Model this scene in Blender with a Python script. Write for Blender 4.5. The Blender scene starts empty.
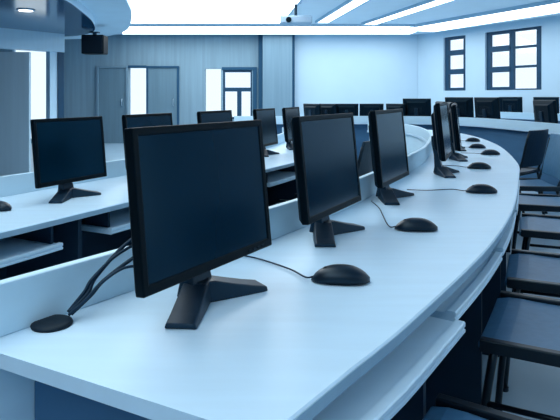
import bpy, bmesh, math, random
from mathutils import Vector, Matrix
random.seed(7)
PI = math.pi
col = bpy.context.scene.collection
CAMH = 1.19                      # lens height above the floor
MID, INN, OUT = 0.75, 0.705, 0.79   # desk heights of the three rows (the hall steps up gently)

# ------------------------------------------------------------------ materials
def s2l(c):
    return tuple(((v/255)/12.92 if v/255 <= .04045 else ((v/255+.055)/1.055)**2.4) for v in c)
def mat(name, rgb, rough=.5, spec=.5, metal=0, noise=0, scale=(8, 8, 8), bump=0, coat=0, tint=(.55, .82, 1)):
    m = bpy.data.materials.new(name); m.use_nodes = True
    nt = m.node_tree; b = nt.nodes['Principled BSDF']
    c = s2l(rgb)
    b.inputs['Base Color'].default_value = (*c, 1)
    b.inputs['Roughness'].default_value = rough
    b.inputs['Specular IOR Level'].default_value = spec
    b.inputs['Specular Tint'].default_value = (*tint, 1)
    b.inputs['Metallic'].default_value = metal
    b.inputs['Coat Weight'].default_value = coat
    if noise or bump:
        tc = nt.nodes.new('ShaderNodeTexCoord'); mp = nt.nodes.new('ShaderNodeMapping')
        mp.inputs['Scale'].default_value = scale
        nz = nt.nodes.new('ShaderNodeTexNoise'); nz.inputs['Scale'].default_value = 1.0
        nz.inputs['Detail'].default_value = 5
        nt.links.new(tc.outputs['Object'], mp.inputs['Vector']); nt.links.new(mp.outputs['Vector'], nz.inputs['Vector'])
        if noise:
            rp = nt.nodes.new('ShaderNodeValToRGB')
            rp.color_ramp.elements[0].position = .3; rp.color_ramp.elements[1].position = .7
            rp.color_ramp.elements[0].color = (*[max(0, v*(1-noise)) for v in c], 1)
            rp.color_ramp.elements[1].color = (*[min(1, v*(1+noise)) for v in c], 1)
            nt.links.new(nz.outputs['Fac'], rp.inputs['Fac']); nt.links.new(rp.outputs['Color'], b.inputs['Base Color'])
        if bump:
            bp = nt.nodes.new('ShaderNodeBump'); bp.inputs['Strength'].default_value = bump
            bp.inputs['Distance'].default_value = .01
            nt.links.new(nz.outputs['Fac'], bp.inputs['Height']); nt.links.new(bp.outputs['Normal'], b.inputs['Normal'])
    return m
def emit(name, rgb, st):
    m = bpy.data.materials.new(name); m.use_nodes = True; nt = m.node_tree
    nt.nodes.remove(nt.nodes['Principled BSDF'])
    e = nt.nodes.new('ShaderNodeEmission'); e.inputs['Color'].default_value = (*rgb, 1); e.inputs['Strength'].default_value = st
    nt.links.new(e.outputs['Emission'], nt.nodes['Material Output'].inputs['Surface'])
    return m
def glass(name):
    m = bpy.data.materials.new(name); m.use_nodes = True; nt = m.node_tree
    nt.nodes.remove(nt.nodes['Principled BSDF'])
    t = nt.nodes.new('ShaderNodeBsdfTransparent'); t.inputs['Color'].default_value = (.93, .97, 1, 1)
    g = nt.nodes.new('ShaderNodeBsdfGlossy'); g.inputs['Roughness'].default_value = .05
    mx = nt.nodes.new('ShaderNodeMixShader'); mx.inputs['Fac'].default_value = .06
    nt.links.new(t.outputs[0], mx.inputs[1]); nt.links.new(g.outputs[0], mx.inputs[2])
    nt.links.new(mx.outputs[0], nt.nodes['Material Output'].inputs['Surface'])
    return m
M = dict(
    edge=mat('shade_toned_edging', (138, 172, 194), .5, .3, noise=.04, scale=(30, 30, 6)),  # laminate darkened to carry the shade of the worktop's side face
    desk=mat('white_laminate', (181, 214, 235), .38, .4, noise=.03, scale=(3, 30, 3)),
    riser=mat('white_laminate_riser', (183, 217, 236), .45, .4, noise=.03, scale=(3, 3, 20)),
    tray=mat('white_tray', (190, 222, 241), .4, .4, noise=.02, scale=(3, 20, 3)),
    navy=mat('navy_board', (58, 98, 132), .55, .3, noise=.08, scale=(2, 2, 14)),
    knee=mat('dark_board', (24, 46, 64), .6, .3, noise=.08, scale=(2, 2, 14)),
    black=mat('black_plastic', (2, 14, 25), .48, .2, tint=(.3, .7, 1), noise=.1, scale=(300, 300, 300)),
    bezel=mat('black_bezel', (1, 7, 13), .42, .12, tint=(.4, .75, 1)),
    screen=mat('dark_screen', (0, 25, 40), .16, .30, tint=(.03, .45, .85), noise=.05, scale=(4, 4, 4)),
    foot=mat('charcoal_plastic', (8, 32, 50), .42, .35, noise=.06, scale=(200, 200, 200)),
    mouse=mat('mouse_plastic', (5, 20, 34), .38, .35),
    rubber=mat('rubber', (10, 22, 34), .6, .3),
    cable=mat('cable_sheath', (10, 34, 54), .5, .3),
    seat=mat('blue_vinyl', (68, 118, 154), .42, .5, noise=.08, scale=(30, 30, 30), bump=.1),
    dseat=mat('dark_vinyl', (14, 36, 54), .45, .4, noise=.08, scale=(30, 30, 30), bump=.1),
    tube=mat('black_tube', (7, 14, 22), .35, .5),
    wall=mat('white_wall', (174, 203, 222), .85, .2, noise=.015, scale=(2, 2, 2)),
    panel=mat('blue_grey_panelling', (118, 148, 166), .6, .3, noise=.10, scale=(14, 14, .6)),
    pillar=mat('pillar_panel', (108, 138, 157), .6, .3, noise=.08, scale=(16, 16, .6)),
    lintel=mat('pale_lintel', (176, 206, 224), .7, .3, noise=.03, scale=(3, 3, 3)),
    doorp=mat('door_leaf', (96, 126, 144), .55, .3, noise=.08, scale=(12, 12, .5)),
    board=mat('pale_board', (158, 188, 206), .55, .3, noise=.05, scale=(12, 12, .5)),
    darkf=mat('dark_frame', (22, 58, 86), .5, .4, noise=.05, scale=(9, 9, 9)),
    joint=mat('dark_joint', (34, 74, 104), .6, .3),
    ceil=mat('ceiling_paint', (228, 240, 250), .85, .2, noise=.02, scale=(2, 2, 2)),
    soffit=mat('dark_blue_soffit', (24, 70, 106), .13, 1.0, noise=.10, scale=(1.2, 1.2, 1.2), tint=(.8, .95, 1)),
    ring=mat('pale_ring', (196, 220, 236), .75, .3, noise=.03, scale=(2, 2, 2)),
    floor=mat('blue_grey_vinyl_floor', (142, 174, 195), .35, .4, noise=.06, scale=(2.5, 2.5, 2.5)),
    metal=mat('grey_metal', (150, 178, 198), .35, .5, metal=.7, noise=.03, scale=(20, 20, 20)),
    projw=mat('projector_shell', (150, 176, 198), .5, .4, noise=.03, scale=(20, 20, 20)),
    glass=glass('window_glass'),
    glow=emit('cove_light', (.95, .985, 1.0), 4.6),
    led=emit('status_led', (.35, .75, 1.0), 1.0),
)

# ------------------------------------------------------------------ mesh helpers
def obj(name, bm, m, parent=None, smooth=False, bev=0, seg=2):
    me = bpy.data.meshes.new(name)
    bmesh.ops.recalc_face_normals(bm, faces=bm.faces)
    bm.to_mesh(me); bm.free()
    o = bpy.data.objects.new(name, me); col.objects.link(o)
    me.materials.append(m)
    if smooth:
        for p in me.polygons: p.use_smooth = True
    if bev:
        b = o.modifiers.new('bevel', 'BEVEL'); b.width = bev; b.segments = seg; b.limit_method = 'ANGLE'; b.angle_limit = .7
    if parent: o.parent = parent
    return o
def thing(name, label, cat, loc=(0, 0, 0), rz=0, group=None):
    o = bpy.data.objects.new(name, None); col.objects.link(o)
    o.empty_display_size = .1
    o.location = loc; o.rotation_euler = (0, 0, rz)
    o['label'] = label; o['category'] = cat
    if group: o['group'] = group
    return o
def struct(name, bm, m, parent=None, **k):
    o = obj(name, bm, m, parent, **k)
    if not parent: o['kind'] = 'structure'
    return o
def dup(root, loc, rz, label, group=None, skip=()):
    r = root.copy(); col.objects.link(r); r.location = loc; r.rotation_euler = (0, 0, rz); r['label'] = label
    if group: r['group'] = group
    for ch in list(root.children):
        if ch.name.split('.')[0] in skip: continue
        c = ch.copy(); col.objects.link(c); c.parent = r
        for g in ch.children:
            d = g.copy(); col.objects.link(d); d.parent = c
    return r
def box(bm, x0, x1, y0, y1, z0, z1, mx=None):
    vs = [bm.verts.new((x, y, z)) for x in (x0, x1) for y in (y0, y1) for z in (z0, z1)]
    if mx:
        for v in vs: v.co = mx @ v.co
    for f in ((0, 1, 3, 2), (4, 6, 7, 5), (0, 4, 5, 1), (2, 3, 7, 6), (0, 2, 6, 4), (1, 5, 7, 3)):
        bm.faces.new([vs[i] for i in f])
    return vs
def NB(*a, mx=None):
    bm = bmesh.new(); box(bm, *a, mx=mx); return bm
def prism(bm, pts, z0, z1):
    lo = [bm.verts.new((x, y, z0)) for x, y in pts]; hi = [bm.verts.new((x, y, z1)) for x, y in pts]
    n = len(pts)
    bm.faces.new(lo[::-1]); bm.faces.new(hi)
    for i in range(n): bm.faces.new((lo[i], lo[(i+1) % n], hi[(i+1) % n], hi[i]))
def loft(bm, rings, cap=True):
    R = [[bm.verts.new(p) for p in r] for r in rings]
    n = len(R[0])
    for a, b in zip(R, R[1:]):
        for i in range(n): bm.faces.new((a[i], a[(i+1) % n], b[(i+1) % n], b[i]))
    if cap: bm.faces.new(R[0][::-1]); bm.faces.new(R[-1])
def smoothpath(pts, n=8):
    P = [Vector(p) for p in pts]; P = [P[0]*2-P[1]] + P + [P[-1]*2-P[-2]]
    out = []
    for i in range(1, len(P)-2):
        p0, p1, p2, p3 = P[i-1:i+3]
        for k in range(n):
            t = k/n
            out.append(.5*((2*p1)+(p2-p0)*t+(2*p0-5*p1+4*p2-p3)*t*t+(3*p1-p0-3*p2+p3)*t**3))
    out.append(P[-2]); return out
def tube(bm, pts, r, n=8, sm=6):
    path = smoothpath(pts, sm) if sm > 1 else [Vector(p) for p in pts]
    rings = []; up = None
    for i, p in enumerate(path):
        t = (path[min(i+1, len(path)-1)] - path[max(i-1, 0)]).normalized()
        if up is None:
            up = t.cross(Vector((0, 0, 1)))
            if up.length < .1: up = t.cross(Vector((1, 0, 0)))
            up.normalize()
        else:
            up = (up - t*up.dot(t)).normalized()
        w = t.cross(up)
        rings.append([p + r*(up*math.cos(2*PI*k/n) + w*math.sin(2*PI*k/n)) for k in range(n)])
    loft(bm, rings)
def disc(bm, c, r, z0, z1, n=28):
    prism(bm, [(c[0]+r*math.cos(2*PI*k/n), c[1]+r*math.sin(2*PI*k/n)) for k in range(n)], z0, z1)

class Curve:
    """plan curve of a desk row's seat-side edge; offsets are positive towards the seats"""
    def __init__(self, pts, n=14):
        self.p = [Vector((v.x, v.y)) for v in smoothpath([(a, b, 0) for a, b in pts], n)]
        self.s = [0]
        for a, b in zip(self.p, self.p[1:]): self.s.append(self.s[-1]+(b-a).length)
        self.L = self.s[-1]
    def at(self, s, off=0):
        x = min(s, 0); s = min(max(s, 0), self.L)
        i = max(k for k in range(len(self.s)-1) if self.s[k] <= s+1e-9)
        u = (s-self.s[i])/(self.s[i+1]-self.s[i])
        p = self.p[i].lerp(self.p[i+1], u)
        a = self.p[max(i-1, 0)]; b = self.p[min(i+2, len(self.p)-1)]
        t = (b-a).normalized(); n = Vector((t.y, -t.x))
        return p+n*off+t*x, t, n
    def near(self, x, y):
        q = Vector((x, y)); i = min(range(len(self.p)), key=lambda k: (self.p[k]-q).length)
        return self.s[i]
def sweep(bm, c, s0, s1, prof, step=.08, skew=0):
    k = max(2, int((s1-s0)/step)+1)
    rings = []
    for i in range(k):
        s = s0+(s1-s0)*i/(k-1)
        rings.append([(*c.at(s+skew*o*max(0, 1-(s-s0)/1.2), o)[0], z) for o, z in prof])
    loft(bm, rings)
def rect(o0, o1, z0, z1, ch=0):
    if not ch: return [(o0, z0), (o1, z0), (o1, z1), (o0, z1)]
    return [(o0, z0+ch), (o0+ch, z0), (o1-ch, z0), (o1, z0+ch), (o1, z1-ch), (o1-ch, z1), (o0+ch, z1), (o0, z1-ch)]
def rzt(t): return math.atan2(t.y, t.x)

# ------------------------------------------------------------------ the rows of desks
mid_c = Curve([(-.023, .724), (.12, .925), (.259, 1.12), (.620, 1.683), (.936, 2.28), (1.314, 3.135), (1.58, 3.8),
               (1.93, 5.0), (2.11, 6.05), (2.12, 6.85), (1.93, 7.45), (1.45, 7.8)])
inn_c = Curve([(-1.85, .45), (-1.42, 1.25), (-.998, 2.03), (-.693, 2.63), (-.37, 3.25), (-.093, 3.79), (.134, 4.25), (.43, 5.0), (.64, 5.8), (.72, 6.5), (.66, 7.1)])
rz_pts = [(3.55, 3.6), (3.3, 4.8), (3.13, 5.6), (3.03, 6.16), (2.95, 6.8), (2.85, 7.4), (2.67, 8.0), (2.35, 8.38), (1.88, 8.55), (1.1, 8.6), (.2, 8.6), (-.7, 8.55)]
_r = Curve(rz_pts, 10)
out_c = Curve([tuple(_r.at(_r.L*i/24, .595)[0]) for i in range(25)], 6)
win_c = Curve([(5.75, 9.2), (5.2, 10.25), (4.66, 11.3), (4.22, 12.15)])

def desk(c, H, label, group, trays, near_end=True, prot={}, depth=.60, skew=0, s_0=0, back='navy', tray_z=.085, tray_p=0):
    t = thing('curved_desk', label, 'desk', (0, 0, 0), 0, group)
    bm = bmesh.new(); sweep(bm, c, s_0, c.L, rect(-depth, 0, H-.026, H, .003), skew=skew); obj('worktop', bm, M['desk'], t)
    bm = bmesh.new(); sweep(bm, c, s_0+.002, c.L-.002, rect(-.001, .0016, H-.024, H-.004), skew=skew); obj('shaded_edge_band', bm, M['edge'], t)  # thin strip on the worktop side, its shade put into the colour
    bm = bmesh.new(); sweep(bm, c, s_0+.01, c.L-.01, rect(-depth, -depth+.022, H, H+.098, .002), skew=skew); obj('rear_screen', bm, M['riser'], t)
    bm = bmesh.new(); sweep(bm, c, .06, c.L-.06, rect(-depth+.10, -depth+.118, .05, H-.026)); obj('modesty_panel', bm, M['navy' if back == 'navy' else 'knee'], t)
    if back == 'riser':
        bm = bmesh.new(); sweep(bm, c, s_0+.02, c.L-.02, rect(-depth+.0235, -depth+.035, .30, H-.027), skew=skew); obj('rear_panel', bm, M['riser'], t)
        bm = bmesh.new(); sweep(bm, c, .06, c.L-.06, rect(-depth+.045, -depth+.097, H-.10, H-.03)); obj('cable_tray', bm, M['tube'], t)
    ends = [.03, c.L-.05]
    for s in ends:
        bm = bmesh.new(); sweep(bm, c, s, s+.022, rect(-depth+.04 if back == 'riser' else -depth+.118, -.05, 0, H-.026), .02); obj('end_panel', bm, M['navy'], t)
    for k, (a, b) in enumerate(trays):
        pr = prot.get(k, tray_p)
        if k:
            s = (trays[k-1][1]+a)/2
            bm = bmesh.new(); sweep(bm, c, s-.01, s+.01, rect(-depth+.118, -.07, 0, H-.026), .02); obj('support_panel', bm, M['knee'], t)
        bm = bmesh.new()
        zt = H-tray_z
        sweep(bm, c, a, b, [(-.34+pr, zt-.022), (pr-.004, zt-.022), (pr, zt-.018), (pr, zt-.012), (pr-.004, zt-.010), (pr-.004, zt-.007), (pr, zt-.005), (pr, zt+.003), (pr-.003, zt+.006), (pr-.022, zt+.006), (pr-.026, zt), (-.34+pr, zt)], .06)
        tr = obj('keyboard_tray', bm, M['tray'], t)
        for e in (a+.02, b-.026):
            bm = bmesh.new(); sweep(bm, c, e, e+.012, rect(-.34, -.06, zt+.002, H-.027), .02); obj('slide_rail', bm, M['knee'], tr)
    return t
mid_tr = []
sE = [mid_c.near(*p) for p in ((.43, 1.36), (.745, 1.93), (1.08, 2.60))]
mid_tr = [(.06, sE[0]-.055), (sE[0]-.01, sE[1]-.035), (sE[1]+.02, sE[2]-.03)]
s = sE[2]
while s+.8 < mid_c.L-.1: mid_tr.append((s+.03, s+.73)); s += .75
D_mid = desk(mid_c, MID, 'long white curved desk in the foreground running away along the middle row', 'curved computer desks', mid_tr, prot={0: .034, 1: .0, 2: -.004}, skew=.135, s_0=.010, back='riser')
s60 = inn_c.near(-.86, 2.28); s95 = inn_c.near(-.72, 2.56)
inn_tr = [(max(.05, s60-1.5), s60-.78), (s60-.72, s60)]
s = s95
while s+.72 < inn_c.L-.1: inn_tr.append((s, s+.66)); s += .75
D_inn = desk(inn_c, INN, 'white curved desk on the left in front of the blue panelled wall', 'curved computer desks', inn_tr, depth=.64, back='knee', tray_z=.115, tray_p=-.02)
D_out = desk(out_c, OUT, 'far white curved desk whose rear screen faces the camera below the white wall', 'curved computer desks', [])
D_win = desk(win_c, OUT, 'short white desk standing under the windows at right', 'curved computer desks', [])
# cable outlets let into the middle worktop
grom = []
def grommet(x, y, z, parent):
    bm = bmesh.new()
    n = 32; rings = []
    for r, h in ((.037, 0), (.0385, .003), (.037, .006), (.033, .008), (.010, .0085)):
        rings.append([(x+r*math.cos(2*PI*k/n), y+r*math.sin(2*PI*k/n), z+h) for k in range(n)])
    loft(bm, rings); o = obj('cable_grommet', bm, M['rubber'], parent, smooth=True)
    o['label'] = 'black round cable grommet'

# ------------------------------------------------------------------ monitor
W, HH, BOT, TILT = .430, .306, .0772, math.radians(5.8)
def make_monitor():
    r = thing('computer_monitor', '', 'monitor')
    T = Matrix.Translation((0, -.045, BOT)) @ Matrix.Rotation(-TILT, 4, 'X')
    def tr(bm):
        for v in bm.verts: v.co = T @ v.co
        return bm
    w, h = W/2, HH
    # bezel ring
    bm = bmesh.new(); b = .016; bb = .020
    outer = [(-w, 0), (w, 0), (w, h), (-w, h)]; inner = [(-w+b, bb), (w-b, bb), (w-b, h-b), (-w+b, h-b)]
    fo = [bm.verts.new((x, -.0, z)) for x, z in outer]; fi = [bm.verts.new((x, 0, z)) for x, z in inner]
    fr = [bm.verts.new((x, .004, z)) for x, z in inner]
    bo = [bm.verts.new((x, .022, z)) for x, z in outer]
    bi = [bm.verts.new((x, .022, z)) for x, z in inner]
    for i in range(4):
        j = (i+1) % 4
        bm.faces.new((fo[i], fo[j], fi[j], fi[i])); bm.faces.new((fi[i], fi[j], fr[j], fr[i]))
        bm.faces.new((fr[i], fr[j], bi[j], bi[i])); bm.faces.new((bi[i], bi[j], bo[j], bo[i])); bm.faces.new((bo[i], bo[j], fo[j], fo[i]))
    obj('bezel', tr(bm), M['bezel'], r, bev=.003)
    obj('screen', tr(NB(-w+b, w-b, .0025, .010, bb, h-b)), M['screen'], r)
    bm = bmesh.new()
    def rr(x, z0, z1, y): return [(-x, y, z0), (x, y, z0), (x, y, z1), (-x, y, z1)]
    loft(bm, [rr(w-.001, .001, h-.001, .022), rr(w-.012, .010, h-.010, .034), rr(w-.07, .045, h-.045, .045), rr(w-.085, .06, h-.06, .062)])
    hs = obj('rear_housing', tr(bm), M['black'], r, bev=.004)
    bm = bmesh.new()
    for k in range(9): box(bm, -.09, .09, .061, .0635, .085+k*.012, .089+k*.012)
    obj('vent_grille', tr(bm), M['rubber'], hs)
    bm = bmesh.new()
    for k in range(4): box(bm, w-.10+k*.018, w-.09+k*.018, -.0015, .002, .006, .011)
    obj('button', tr(bm), M['black'], r)
    # neck leaning up from the hub to the housing
    bm = bmesh.new()
    def q(x, y0, y1, z): return [(-x, y0, z), (x, y0, z), (x, y1, z), (-x, y1, z)]
    loft(bm, [q(.036, -.010, .040, .010), q(.032, -.005, .034, .045), q(.028, .012, .038, .11), q(.028, .030, .050, .17), q(.026, .034, .052, .215)])
    obj('neck', bm, M['foot'], r, bev=.004)
    for s in (-1, 1):
        bm = bmesh.new()
        d = Vector((s*.133, -.068, 0)).normalized(); pnd = Vector((-d.y, d.x, 0))
        rings = []
        for u, hw, hz in ((-.012, .030, .046), (.03, .031, .043), (.075, .032, .030), (.12, .032, .018), (.156, .032, .010)):
            c = Vector((0, .008, 0)) + d*u
            rings.append([c-pnd*hw, c+pnd*hw, c+pnd*(hw-.004)+Vector((0, 0, hz)), c-pnd*(hw-.004)+Vector((0, 0, hz))])
        loft(bm, rings); obj('foot', bm, M['foot'], r, bev=.003)
    return r
mon0 = make_monitor(); mon0['used'] = 0
del mon0['used']
first = {'m': True, 'c': True, 'k': True}
GM = 'monitors along the middle curved desk'; GI = 'monitors along the left curved desk'; GO = 'monitors along the far curved desk'
def monitor(x, y, z, heading, label, group, dz=0, sc=1, roll=0):
    rz = PI/2-math.radians(heading)
    if first['m']:
        first['m'] = False; r = mon0; r.location = (x, y, z); r.rotation_euler = (0, 0, rz); r['label'] = label; r['group'] = group
    else:
        r = dup(mon0, (x, y, z), rz, label, group)
    r.scale = (sc, sc, sc)
    r.location.z += .0008
    if dz:                              # stand set lower or higher
        for ch in r.children:
            if ch.name.split('.')[0] in ('bezel', 'screen', 'rear_housing', 'button'): ch.location.z += dz
    return r
ORD = ['', 'second', 'third', 'fourth', 'fifth', 'sixth', 'seventh', 'eighth', 'ninth', 'tenth']
m1 = monitor(-.169, 1.224, MID, 31.4, 'large black monitor nearest the camera, cables running to the round grommet beside it', GM)
m2 = monitor(.142, 1.806, MID, 28.2, 'second black monitor from the camera on the middle curved desk', GM)
m3 = monitor(.458, 2.445, MID, 26.6, 'third black monitor from the camera on the middle curved desk', GM)
m4 = monitor(.905, 3.2, MID, 21.6, 'fourth monitor from the camera on the middle curved desk, seen almost edge-on', GM, dz=.02)
s4 = mid_c.near(1.29, 3.07)
for i in range(4):
    p, t, n = mid_c.at(s4+.82+.76*i, -.40)
    monitor(p.x, p.y, MID, 90-math.degrees(rzt(t)), ORD[4+i]+' monitor from the camera on the middle curved desk, behind the edge-on one', GM)
# left row
monitor(-1.010, 2.719, INN, 25.4, 'black monitor standing alone at far left on the left curved desk', GI)
monitor(-.77, 3.32, INN, 25.5, 'monitor whose top shows behind the upper left corner of the nearest monitor', GI)
monitor(-.46, 4.02, INN, 25, 'monitor whose top shows below the barred far window, behind the nearest monitor', GI)
monitor(-.13, 4.68, INN, 20, 'narrow monitor just right of the nearest monitor, on the left curved desk', GI)
monitor(.10, 5.25, INN, 19, 'narrow monitor just left of the second monitor, on the left curved desk', GI)
# far row, seen from behind
for x, hd, w_ in ((.49, -40, 'leftmost of the small monitor backs along the far desk'), (.74, -40, 'second from left of the small monitor backs along the far desk'),
                  (1.03, -86, 'third from left of the small monitor backs along the far desk'), (1.42, -86, 'monitor back on the far desk above the white gap left of the third monitor'),
                  (1.79, -40, 'small monitor back above the top of the third monitor on the middle desk')):
    monitor(x, 8.84, OUT, hd, w_, GO, dz=-.055, sc=.86)
for (px, hd, lb, dz) in ((2.07, -62, 'monitor back on the far desk just left of the edge-on monitor', -.02),
                         (2.63, -48, 'left one of the two joined monitor backs on the far desk under the windows', 0),
                         (2.90, -28, 'right one of the two joined monitor backs on the far desk under the windows', 0),
                         (3.15, -8, 'dark monitor on the far desk cut by the right edge of the photo', -.03)):
    q = min((_r.at(_r.L*i/200, .20) for i in range(201)), key=lambda a: abs(a[0].x-px)+(0 if a[0].y > 5 else 9))
    monitor(q[0].x, q[0].y, OUT, hd, lb, GO, dz=dz)
for (s_, lb) in ((2.22, 'square monitor standing under the double window near the right edge'), (1.43, 'rightmost monitor under the windows, at the edge of the photo')):
    p, t, n = win_c.at(win_c.L-(win_c.L-s_), -.30)
    monitor(p.x, p.y, OUT, -55, lb, 'monitors on the desk under the windows')

# cables behind the nearest monitor, running to the grommet
def wcable(name, pts, r, parent):
    inv = parent.matrix_basis.inverted()
    bm = bmesh.new(); tube(bm, [inv @ Vector(p) for p in pts], r, 8, 8); return obj(name, bm, M['cable'], parent, smooth=True)
gx, gy = -.425, 1.105
grommet(gx-.013, gy-.010, MID, D_mid)
bpy.context.view_layer.update()
gz = MID+.0150
wcable('cable', [(gx+.012, gy+.012, gz), (gx+.040, gy+.035, gz+.030), (-.372, 1.16, .825), (-.315, 1.215, .885), (-.24, 1.27, .905), (-.19, 1.285, .93)], .0042, m1)
wcable('cable', [(gx+.018, gy+.005, gz), (gx+.050, gy+.026, gz+.030), (-.355, 1.155, .818), (-.30, 1.20, .855), (-.24, 1.25, .880), (-.19, 1.285, .91)], .0042, m1)
wcable('cable', [(gx+.015, gy+.000, gz), (gx+.046, gy+.018, gz+.028), (-.362, 1.14, .812), (-.32, 1.165, .838), (-.272, 1.20, .835), (-.23, 1.24, .845), (-.18, 1.275, .88)], .003, m1)
wcable('cable', [(gx+.008, gy+.016, gz), (gx+.034, gy+.034, gz+.034), (-.378, 1.152, .822), (-.335, 1.19, .862), (-.27, 1.25, .885), (-.20, 1.285, .90)], .0035, m1)

# ------------------------------------------------------------------ mouse
def make_mouse():
    r = thing('computer_mouse', '', 'mouse')
    # front of the mouse points to local -X
    bm = bmesh.new(); n = 24; L, Wd, Hm = .138, .070, .039
    rings = []
    for i in range(15):
        u = i/14; x = -L/2 + L*u
        wv = Wd/2*(max(0, 1-abs(2*u-1)**3.2))**.5*(.92+.10*u)
        hv = Hm*max(0, 1-abs((u-.52)/.54)**2.4)**.8
        wv = max(wv, .004); hv = max(hv, .006)
        ring = []
        for k in range(n):
            a = 2*PI*k/n; cy, cz = math.cos(a), math.sin(a)
            z = .004 + max(cz, 0)**.8*(hv-.004) if cz > 0 else .004*(1+cz) + .001
            y = wv*math.copysign(abs(cy)**.8, cy)*(1 if cz > -.5 else .95)
            ring.append((x, y, z))
        rings.append(ring)
    loft(bm, rings); body = obj('shell', bm, M['mouse'], r, smooth=True)
    bm = bmesh.new()
    for k in range(2):
        pass
    n = 16
    rw = [[(-.034+.008*math.cos(2*PI*k/n), y, .0262+.008*math.sin(2*PI*k/n)) for k in range(n)] for y in (-.0035, -.0025, .0025, .0035)]
    loft(bm, rw); obj('scroll_wheel', bm, M['rubber'], r, smooth=False)
    bm = bmesh.new(); tube(bm, [(-.058, 0, .0135), (-.050, 0, .0225), (-.035, 0, .0312), (-.012, 0, .0372)], .0012, 6, 4); obj('button_seam', bm, M['rubber'], r)
    return r
mouse0 = make_mouse()
def mouse(x, y, z, rz, label, group, cab=None, cr=.0021):
    if first['k']:
        first['k'] = False; r = mouse0; r.location = (x, y, z); r.rotation_euler = (0, 0, rz); r['label'] = label; r['group'] = group
    else:
        r = dup(mouse0, (x, y, z), rz, label, group, skip=('cable',))
    r.location.z += .0008
    if cab:
        mw = Matrix.Translation((x, y, z)) @ Matrix.Rotation(rz, 4, 'Z'); inv = mw.inverted()
        pts = [Vector((-.064, 0, .010)), Vector((-.082, 0, .0075))] + [inv @ Vector((a, b, z+cr+.0022+(c or 0))) for a, b, c in cab]
        bm = bmesh.new(); tube(bm, pts, cr, 6, 8); obj('cable', bm, M['cable'], r, smooth=True)
    return r
GX = 'mice along the middle curved desk'
mouse(.143, 1.35, MID, -.10, 'largest black mouse, in front of the nearest monitor', GX, [(.03, 1.425, 0), (-.02, 1.485, 0), (-.065, 1.53, 0), (-.098, 1.553, 0)])
mouse(.446, 1.87, MID, -.12, 'black mouse in front of the second monitor', GX, [(.365, 1.95, 0), (.375, 2.08, 0), (.385, 2.22, 0), (.378, 2.36, 0)])
mouse(.915, 2.59, MID, -.12, 'third black mouse from the camera, in front of the edge-on monitor', GX, [(.80, 2.66, 0), (.68, 2.63, 0), (.59, 2.65, 0)])
mouse(1.205, 3.45, MID, -.15, 'fourth black mouse from the camera, further along the middle desk', GX, [(1.10, 3.55, 0), (1.02, 3.58, 0)])
mouse(1.575, 4.27, MID, -.2, 'fifth black mouse, nearest the curved outer edge of the middle desk', GX, [(1.46, 4.34, 0), (1.38, 4.36, 0)])
mouse(1.66, 4.80, MID, -.2, 'sixth small black mouse along the middle desk', GX, [(1.55, 4.87, 0), (1.45, 4.9, 0)])
mouse(1.86, 5.50, MID, -.2, 'furthest small black mouse along the middle desk', GX, [(1.75, 5.57, 0), (1.62, 5.6, 0)])
mouse(-1.205, 2.42, INN, -.2, 'black mouse cut by the left edge of the photo on the left desk', 'mice along the left curved desk', [(-1.32, 2.47, 0), (-1.4, 2.5, 0)])

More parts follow.
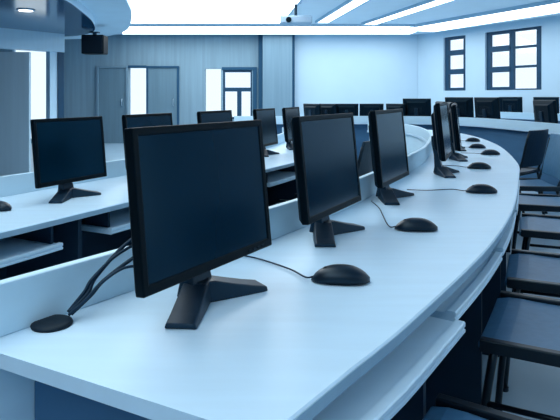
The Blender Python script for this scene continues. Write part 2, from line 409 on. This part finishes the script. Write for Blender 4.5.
# ------------------------------------------------------------------ chair
def make_chair():
    r = thing('student_chair', '', 'chair')        # faces local +Y (towards the desk)
    w, d = .24, .22; zs = .452
    bm = bmesh.new()
    rings = []
    n = 10
    for i in range(n+1):
        y = -d + 2*d*i/n; u = i/n
        dip = -.010*math.sin(PI*u) - .018*max(0, (u-.8)/.2)**2
        row = []
        k = 10
        top = [(-w+.024+2*(w-.024)*j/k, y, zs+dip-.006*math.sin(PI*j/k)) for j in range(k+1)]
        bot = [(x, y, z-.022) for x, y, z in reversed(top)]
        rings.append(top+bot)
    loft(bm, rings); obj('seat', bm, M['seat'], r, smooth=False, bev=.006)
    bm = bmesh.new(); z0, z1 = zs-.036, zs-.016; e = .022
    box(bm, -w-.008, -w+e, -d-.006, d-.01, z0, zs+.003); box(bm, w-e, w+.008, -d-.006, d-.01, z0, zs+.003)
    box(bm, -w+e, w-e, d-.05, d-.02, z0-.004, z1-.016); box(bm, -w+e, w-e, -d-.006, -d+.03, z0, z1)
    obj('seat_frame', bm, M['tube'], r, bev=.004)
    for sx in (-1, 1):
        bm = bmesh.new(); tube(bm, [(sx*(w-.012), d-.05, z1-.01), (sx*(w-.006), d-.02, .22), (sx*(w+.002), d+.0, .012)], .013, 8, 4); lg = obj('leg', bm, M['tube'], r, smooth=True)
        bm = bmesh.new(); disc(bm, (sx*(w+.002), d), .017, 0, .014, 14); obj('foot_cap', bm, M['rubber'], lg)
        bm = bmesh.new(); tube(bm, [(sx*(w-.012), -d+.02, z1-.01), (sx*(w-.004), -d-.02, .22), (sx*(w+.002), -d-.06, .012)], .013, 8, 4); lg = obj('leg', bm, M['tube'], r, smooth=True)
        bm = bmesh.new(); disc(bm, (sx*(w+.002), -d-.06), .017, 0, .014, 14); obj('foot_cap', bm, M['rubber'], lg)
        bm = bmesh.new(); tube(bm, [(sx*(w-.014), -d+.02, z0+.01), (sx*(w-.014), -d-.03, .56), (sx*(w-.016), -d-.06, .70), (sx*(w-.03), -d-.085, .82)], .012, 8, 4); obj('back_post', bm, M['tube'], r, smooth=True)
        bm = bmesh.new(); tube(bm, [(sx*(w-.004), d-.03, .26), (sx*(w-.004), -d-.02, .26)], .009, 8, 1); obj('stretcher', bm, M['tube'], r, smooth=True)
    bm = bmesh.new(); rings = []
    for i in range(9):
        u = i/8; z = .50+.36*u; y = -d+.0-.02-.075*u
        hw = (w-.012)*(1-.10*max(0, (u-.6)/.4)**2)
        k = 10
        fr = [(-hw+2*hw*j/k, y+.012-.03*math.sin(PI*j/k), z) for j in range(k+1)]
        bk = [(x, y_-.022, z_) for x, y_, z_ in reversed(fr)]
        rings.append(fr+bk)
    loft(bm, rings); obj('backrest', bm, M['seat'], r, bev=.006)
    return r
chair0 = make_chair()
def chair(x, y, heading, label, group):
    """heading: degrees of the row's tangent; the chair faces the row on its left"""
    rz = PI/2-math.radians(heading)
    if first['c']:
        first['c'] = False; r = chair0; r.location = (x, y, 0); r.rotation_euler = (0, 0, rz); r['label'] = label; r['group'] = group
    else: r = dup(chair0, (x, y, 0), rz, label, group)
    return r
def dark_back(r):
    for o in r.children:
        if o.name.split('.')[0] in ('backrest', 'seat'):
            o.material_slots[0].link = 'OBJECT'; o.material_slots[0].material = M['dseat']
GC = 'chairs pulled up to the middle desk'
lab = ['blue seated chair at the bottom right corner, nearest the camera', 'second blue seated chair from the camera, its black leg and bare floor showing', 'third blue seated chair from the camera along the middle desk',
       'fourth blue seated chair from the camera along the middle desk', 'fifth chair from the camera along the middle desk, at the right edge', 'chair with its blue-grey backrest showing beside the curved desk at right',
       'dark chair at the bend of the middle desk, furthest one in view']
for i, (ex, ey, off, tw) in enumerate(((.305, 1.19, .16, 0), (.745, 1.92, .17, 0), (1.045, 2.53, .18, 0), (1.405, 3.38, .22, 0), (1.66, 4.12, .20, 2), (1.90, 4.95, .17, -8), (2.08, 5.85, .24, 40))):
    p, t, n = mid_c.at(mid_c.near(ex, ey), off)
    ch = chair(p.x, p.y, 90-math.degrees(rzt(t))+tw, lab[i], GC)
    if i == 6: dark_back(ch)
for i, (ex, ey) in enumerate(((.02, 3.78), (.33, 4.48), (.56, 5.25))):
    p, t, n = inn_c.at(inn_c.near(ex, ey), .17)
    ch = chair(p.x, p.y, 90-math.degrees(rzt(t)), ['dark-backed chair at the left desk showing between the second and third monitors, nearest one', 'middle dark-backed chair of the three at the left desk behind the second and third monitors', 'furthest dark-backed chair at the left desk, seen past the second monitor'][i], 'chairs at the left curved desk')
    dark_back(ch)

# ------------------------------------------------------------------ room shell
CEIL = 2.742
BACK = 14.4
bm = bmesh.new(); prism(bm, [(-8, -4), (9.5, -4), (9.5, 3.4), (3.48, BACK+.2), (-8, BACK+.2)], -.1, 0); struct('floor', bm, M['floor'])
bm = bmesh.new(); prism(bm, [(-8, -4), (9.5, -4), (9.5, 3.4), (3.48, BACK+.2), (-8, BACK+.2)], CEIL, CEIL+.15); struct('ceiling', bm, M['ceil'])
struct('wall_rear', NB(-8, 9.5, -4.2, -4, -.1, CEIL+.1), M['wall'])
struct('wall_left', NB(-8.2, -8, -4.2, 15, -.1, CEIL+.1), M['panel'])
# back wall: right part white, left part panelled with openings (x0,x1,z0,z1)
struct('wall_back_right', NB(.30, 3.75, BACK, BACK+.2, -.1, CEIL+.1), M['wall'])
def wall_with_holes(bm, x0, x1, z0, z1, th, holes):
    xs = sorted({x0, x1, *[h[0] for h in holes], *[h[1] for h in holes]})
    for a, b in zip(xs, xs[1:]):
        hs = sorted([h for h in holes if h[0] <= a+1e-6 and h[1] >= b-1e-6], key=lambda h: h[2])
        z = z0
        for h in hs:
            if h[2] > z: box(bm, a, b, 0, th, z, h[2])
            z = h[3]
        if z < z1: box(bm, a, b, 0, th, z, z1)
DT = 1.90
def bx(px): return (px-280)/570*BACK
bm = bmesh.new()
holes = [(bx(12), bx(57), .1, 2.5), (bx(128.5), bx(146.5), 0, DT), (bx(205), bx(221), .6, DT-.02), (bx(223), bx(252), .6, DT-.05)]
wall_with_holes(bm, -8, .30, -.1, CEIL+.1, .2, holes)
for v in bm.verts: v.co.y += BACK
struct('wall_back_left', bm, M['panel'])
# pillar between the panelled and white parts
struct('wall_pillar', NB(bx(263), bx(292), BACK-.32, BACK+.02, 0, CEIL), M['pillar'], bev=.01)
struct('trim_1', NB(bx(258.5), bx(263), BACK-.10, BACK+.02, 0, CEIL), M['joint'])
struct('trim_2', NB(bx(292), bx(294.5), BACK-.20, BACK+.02, 0, CEIL), M['joint'])
# doors in the back wall
def door(name, x0, x1, z1, leafm, fm):
    t = obj(name, NB(x0, x1, BACK-.035, BACK+.02, 0.0, z1), leafm); t['kind'] = 'structure'
    bm = bmesh.new(); e = .045
    box(bm, x0-e, x0, BACK-.07, BACK+.01, 0, z1+e); box(bm, x1, x1+e, BACK-.07, BACK+.01, 0, z1+e); box(bm, x0, x1, BACK-.07, BACK+.01, z1, z1+e)
    obj('door_frame', bm, M[fm], t)
    bm = bmesh.new(); tube(bm, [(x1-.10, BACK-.05, .95), (x1-.10, BACK-.085, .97), (x1-.10, BACK-.085, 1.09), (x1-.10, BACK-.05, 1.11)], .012, 8, 3); obj('door_handle', bm, M['metal'], t)
    return t
door('door_1', bx(99), bx(126.5), DT, M['doorp'], 'pillar')
door('door_2', bx(148.5), bx(177.5), DT, M['doorp'], 'joint')
struct('trim_3', NB(bx(128.5), bx(146.5), BACK-.04, BACK+.05, DT, DT+.06), M['joint'])
t = struct('window_1', NB(bx(128.5), bx(146.5), BACK+.09, BACK+.10, .0, DT), M['glass'])
t = struct('window_2', NB(bx(205), bx(221), BACK+.09, BACK+.10, .6, DT-.02), M['glass'])
t = struct('window_3', NB(bx(223), bx(252), BACK+.09, BACK+.10, .6, DT-.05), M['glass'])
bm = bmesh.new(); a, b = bx(223), bx(252); y0, y1 = BACK+.02, BACK+.085
zc = CAMH+(96-89.5)*BACK/570; xm = bx(239)
box(bm, a, a+.05, y0, y1, .6, DT-.05); box(bm, b-.04, b, y0, y1, .6, DT-.05); box(bm, a, b, y0-.004, y1+.002, zc-.05, zc+.05); box(bm, xm-.05, xm+.06, y0-.002, y1+.004, .6, zc); box(bm, a, b, y0-.003, y1+.003, DT-.11, DT-.05); box(bm, a, b, y0-.003, y1+.003, .6, .66)
obj('window_frame', bm, M['darkf'], t)
struct('trim_4', NB(bx(253), bx(257), BACK-.05, BACK+.02, 0, DT), M['joint'])
struct('trim_5', NB(bx(222), bx(257), BACK-.03, BACK+.03, DT-.05, DT+.02), M['joint'])
struct('baseboard_back', NB(.36, 3.4, BACK-.02, BACK+.01, 0, .10), M['lintel'])
# right wall, oblique, with two windows; local x runs towards the camera
RW = Matrix.Translation((3.48, 14.38, 0)) @ Matrix.Rotation(math.atan2(-.877, .481), 4, 'Z')
bm = bmesh.new(); zb, zt = CAMH+.125, CAMH+1.395
u1 = (.90, 1.50)
def upx(px):      # distance along the right wall at a bearing
    k = (px-280)/570; return (k*14.38-3.48)/(.481+k*.877)
w1 = (upx(443.5), upx(465.5)); w2 = (upx(485), upx(541.5))
wall_with_holes(bm, 0, 12.6, -.1, CEIL+.1, .24, [(w1[0], w1[1], zb, zt), (w2[0], w2[1], zb, zt)])
bm.transform(RW); struct('wall_right', bm, M['wall'])
def window(name, u0, u1_, casement):
    t = obj(name, NB(u0+.01, u1_-.01, .115, .123, zb+.01, zt-.01, mx=RW), M['glass']); t['kind'] = 'structure'
    e = .085; um = casement
    bm = bmesh.new(); y0, y1 = .05, .112; hh = zt-zb
    box(bm, u0, u0+e*1.25, y0, y1, zb, zt, RW); box(bm, um-e*1.3, um, y0, y1, zb, zt, RW)
    box(bm, u0+e, um-e, y0+.002, y1-.002, zb, zb+.07, RW); box(bm, u0+e, um-e, y0+.002, y1-.002, zt-.07, zt, RW)
    for f in (.35, .70): box(bm, u0+e, um-e, y0-.012, y1-.004, zb+hh*f-.060, zb+hh*f+.060, RW)
    obj('casement', bm, M['darkf'], t)
    if um < u1_-.1:
        bm = bmesh.new()
        box(bm, u1_-.15, u1_, y0, y1, zb, zt, RW); box(bm, um, u1_-.14, y0+.002, y1, zt-.05, zt, RW)
        for f in (.38, .70): box(bm, um, u1_-.14, y0+.01, y1, zb+hh*f-.025, zb+hh*f+.025, RW)
        box(bm, um, u1_-.14, y0+.002, y1, zb, zb+.03, RW)
        obj('window_frame', bm, M['darkf'], t)
    obj('window_sill', NB(u0, u1_, -.004, .05, zb-.02, zb-.001, mx=RW), M['lintel'], t)
window('window_4', w1[0], w1[1], w1[1]); window('window_5', w2[0], w2[1], upx(512))
struct('baseboard_right', NB(.05, 12.4, -.02, .005, 0, .10, mx=RW), M['lintel'])
# nearer partition at the left: pale lintel, board leaf, bright glazed gap
LW = Matrix.Translation((-4.72, 9.6, 0)) @ Matrix.Rotation(math.atan2(1.0, .70), 4, 'Z')
def lpx(px):
    k = (px-280)/570; c, s_ = .70/1.2207, 1.0/1.2207
    return (k*9.6+4.72)/(c-k*s_)
a29, a50, a58, a64 = lpx(29), lpx(50.5), lpx(58), lpx(64)
bm = bmesh.new(); box(bm, -3.2, a64, -.02, .18, 2.0, 2.42, LW); struct('wall_left_lintel', bm, M['desk'])
struct('wall_left_board', NB(-5.6, (29-280)/570*8.0, 8.0, 8.06, 0, CAMH+(96-52)*8.0/570), M['board'])
bm = bmesh.new(); box(bm, a58, a64, .0, .16, 0, 2.0, LW); struct('trim_6', bm, M['darkf'])
bm = bmesh.new(); box(bm, a50, a58, .02, .14, 0, 2.0, LW); struct('trim_7', bm, M['desk'])
# tall glazed opening in the back wall, seen through the gap
t = struct('window_6', NB(bx(12), bx(57), BACK+.09, BACK+.10, .1, 2.5), M['glass'])
bm = bmesh.new()
for x in (bx(12), bx(57)-.05): box(bm, x, x+.05, BACK+.02, BACK+.085, .1, 2.5)
obj('window_frame', bm, M['lintel'], t)

# ------------------------------------------------------------------ ceiling features
def plan_curve(pts, n=8): return [(v.x, v.y) for v in smoothpath([(a, b, 0) for a, b in pts], n)]
low = plan_curve([(-7.9, 10.6), (-5.0, 11.0), (-4.0, 10.95), (-3.35, 10.2), (-2.95, 9.0), (-2.72, 7.8), (-2.60, 6.8), (-2.68, 5.5), (-3.2, 4.3), (-4.3, 3.5), (-6.0, 3.2), (-7.9, 3.1)])
bm = bmesh.new(); prism(bm, low, 2.34, 2.352); struct('ceiling_soffit', bm, M['soffit'])
bm = bmesh.new(); prism(bm, low, 2.352, 2.46); struct('ceiling_soffit_edge', bm, M['ring'])
up = plan_curve([(-7.9, 12.6), (-5.0, 12.8), (-3.9, 12.3), (-3.05, 11.2), (-2.42, 9.3), (-2.10, 7.9), (-1.95, 6.8), (-2.0, 5.3), (-2.6, 3.9), (-3.9, 2.9), (-6.0, 2.6), (-7.9, 2.5)])
bm = bmesh.new(); prism(bm, up, 2.46, 2.60); struct('ceiling_soffit_ring', bm, M['ring'])
struct('ceiling_bulkhead', NB(-7.95, -4.6, 2.0, 13.15, 2.60, CEIL+.02), M['ring'])
def clight(label, pts, z=CEIL, fr=.035, th=.05, group='luminous ceiling strips'):
    cx = sum(p[0] for p in pts)/len(pts); cy = sum(p[1] for p in pts)/len(pts)
    t = thing('ceiling_light', label, 'ceiling light', (cx, cy, z), 0, group)
    P = [Vector((a-cx, b-cy)) for a, b in pts]
    n = len(P); area = sum(P[i].x*P[(i+1) % n].y-P[(i+1) % n].x*P[i].y for i in range(n))
    if area < 0: P = P[::-1]
    I = []
    for i in range(n):
        d0 = (P[i]-P[i-1]).normalized(); d1 = (P[(i+1) % n]-P[i]).normalized()
        n0 = Vector((-d0.y, d0.x)); n1 = Vector((-d1.y, d1.x)); m = (n0+n1); m = m/max(.3, m.dot(n0))
        I.append(P[i]+m*fr)
    bm = bmesh.new()
    o0 = [bm.verts.new((p.x, p.y, 0)) for p in P]; o1 = [bm.verts.new((p.x, p.y, -th)) for p in P]
    i1 = [bm.verts.new((p.x, p.y, -th)) for p in I]; i0 = [bm.verts.new((p.x, p.y, 0)) for p in I]
    for i in range(n):
        j = (i+1) % n
        bm.faces.new((o0[i], o0[j], o1[j], o1[i])); bm.faces.new((o1[i], o1[j], i1[j], i1[i])); bm.faces.new((i1[i], i1[j], i0[j], i0[i]))
        bm.faces.new((i0[i], i0[j], o0[j], o0[i]))
    obj('frame', bm, M['lintel'], t)
    bm = bmesh.new(); prism(bm, [(p.x, p.y) for p in I], -th+.012, -th+.022); obj('diffuser', bm, M['glow'], t)
    return t
clight('huge luminous ceiling panel at upper left', [(-3.6, 11.9), (.05, 11.9), (.35, 9.0), (.5, 5.0), (-1.4, 5.0), (-2.2, 6.6), (-2.4, 8.0), (-2.8, 9.6)])
clight('bright ceiling strip along the top of the back wall', [(-3.9, 13.95), (3.2, 13.95), (3.3, 12.3), (-3.4, 12.3)])
def strip(x0, y0, x1, y1, w):
    d = Vector((x1-x0, y1-y0)).normalized(); q = Vector((-d.y, d.x))*w/2
    return [(x0+q.x, y0+q.y), (x1+q.x, y1+q.y), (x1-q.x, y1-q.y), (x0-q.x, y0-q.y)]
clight('left one of the two slanting light strips in the ceiling', strip(.87, 11.8, 2.1, 3.2, .30))
clight('right one of the two slanting light strips in the ceiling', strip(1.88, 12.1, 3.7, 4.2, .34))
clight('wide ceiling light strip above the windows', strip(3.12, 13.1, 7.65, 3.4, 1.05), th=.066)
clight('added fill light panel at the ceiling above the near desk, out of view', strip(-.9, 3.6, -.9, -3.4, 1.25))  # unseen glowing panel, added to light the near end of the desk
clight('added fill light panel at the ceiling above the right aisle, out of view', strip(4.0, 2.6, 4.0, -2.8, 1.3))  # unseen glowing panel, added to brighten the tray fronts and aisle floor

# projector hanging from the ceiling
pj = thing('projector', 'small pale projector hanging on a pole from the ceiling', 'projector', (.26, 9.4, 2.42))
obj('housing', NB(-.26, .26, -.20, .20, -.05, .07), M['projw'], pj, bev=.02)
bm = bmesh.new(); tube(bm, [(-.12, -.19, 0), (-.12, -.235, 0)], .045, 16, 1); obj('lens', bm, M['bezel'], pj)
bm = bmesh.new(); tube(bm, [(0, 0, .06), (0, 0, CEIL-2.42-.01)], .025, 10, 1); obj('pole', bm, M['foot'], pj)
obj('mount_plate', NB(-.09, .09, -.09, .09, CEIL-2.42-.02, CEIL-2.42), M['metal'], pj)
# small downlight let into the soffit
dl = thing('ceiling_downlight', 'small round downlight in the dark curved soffit at upper left', 'ceiling light', (-3.39, 7.6, 2.34))
bm = bmesh.new(); disc(bm, (0, 0), .115, -.012, 0); obj('trim_ring', bm, M['lintel'], dl)
bm = bmesh.new(); disc(bm, (0, 0), .09, -.016, -.0125); obj('diffuser', bm, M['glow'], dl)
# loudspeaker under the soffit
sp = thing('loudspeaker', 'black loudspeaker hanging under the dark curved soffit at upper left', 'loudspeaker', (-3.33, 10.25, 2.12))
obj('cabinet', NB(-.20, .20, -.14, .14, -.18, .16), M['bezel'], sp, bev=.02)
obj('grille', NB(-.18, .18, -.152, -.138, -.16, .14), M['rubber'], sp, bev=.01)
bm = bmesh.new(); box(bm, -.03, .03, -.03, .03, .15, .225); box(bm, -.08, .08, -.05, .05, .205, .222); obj('hanging_bracket', bm, M['darkf'], sp)

# ------------------------------------------------------------------ world, camera, render settings
wd = bpy.data.worlds.new('World'); bpy.context.scene.world = wd; wd.use_nodes = True
bg = wd.node_tree.nodes['Background']; bg.inputs['Color'].default_value = (.84, .94, 1, 1); bg.inputs['Strength'].default_value = 1.5
cd = bpy.data.cameras.new('Camera'); cam = bpy.data.objects.new('Camera', cd); col.objects.link(cam)
cam.location = (0, 0, CAMH); cam.rotation_euler = (PI/2, 0, 0)
cd.sensor_width = 36; cd.lens = 570/560*36; cd.shift_y = -(210-96)/560; cd.clip_start = .05
sc = bpy.context.scene; sc.camera = cam
sc.view_settings.view_transform = 'Standard'; sc.view_settings.look = 'None'; sc.view_settings.gamma = 1; sc.view_settings.exposure = -.08
sc.view_settings.use_curve_mapping = False
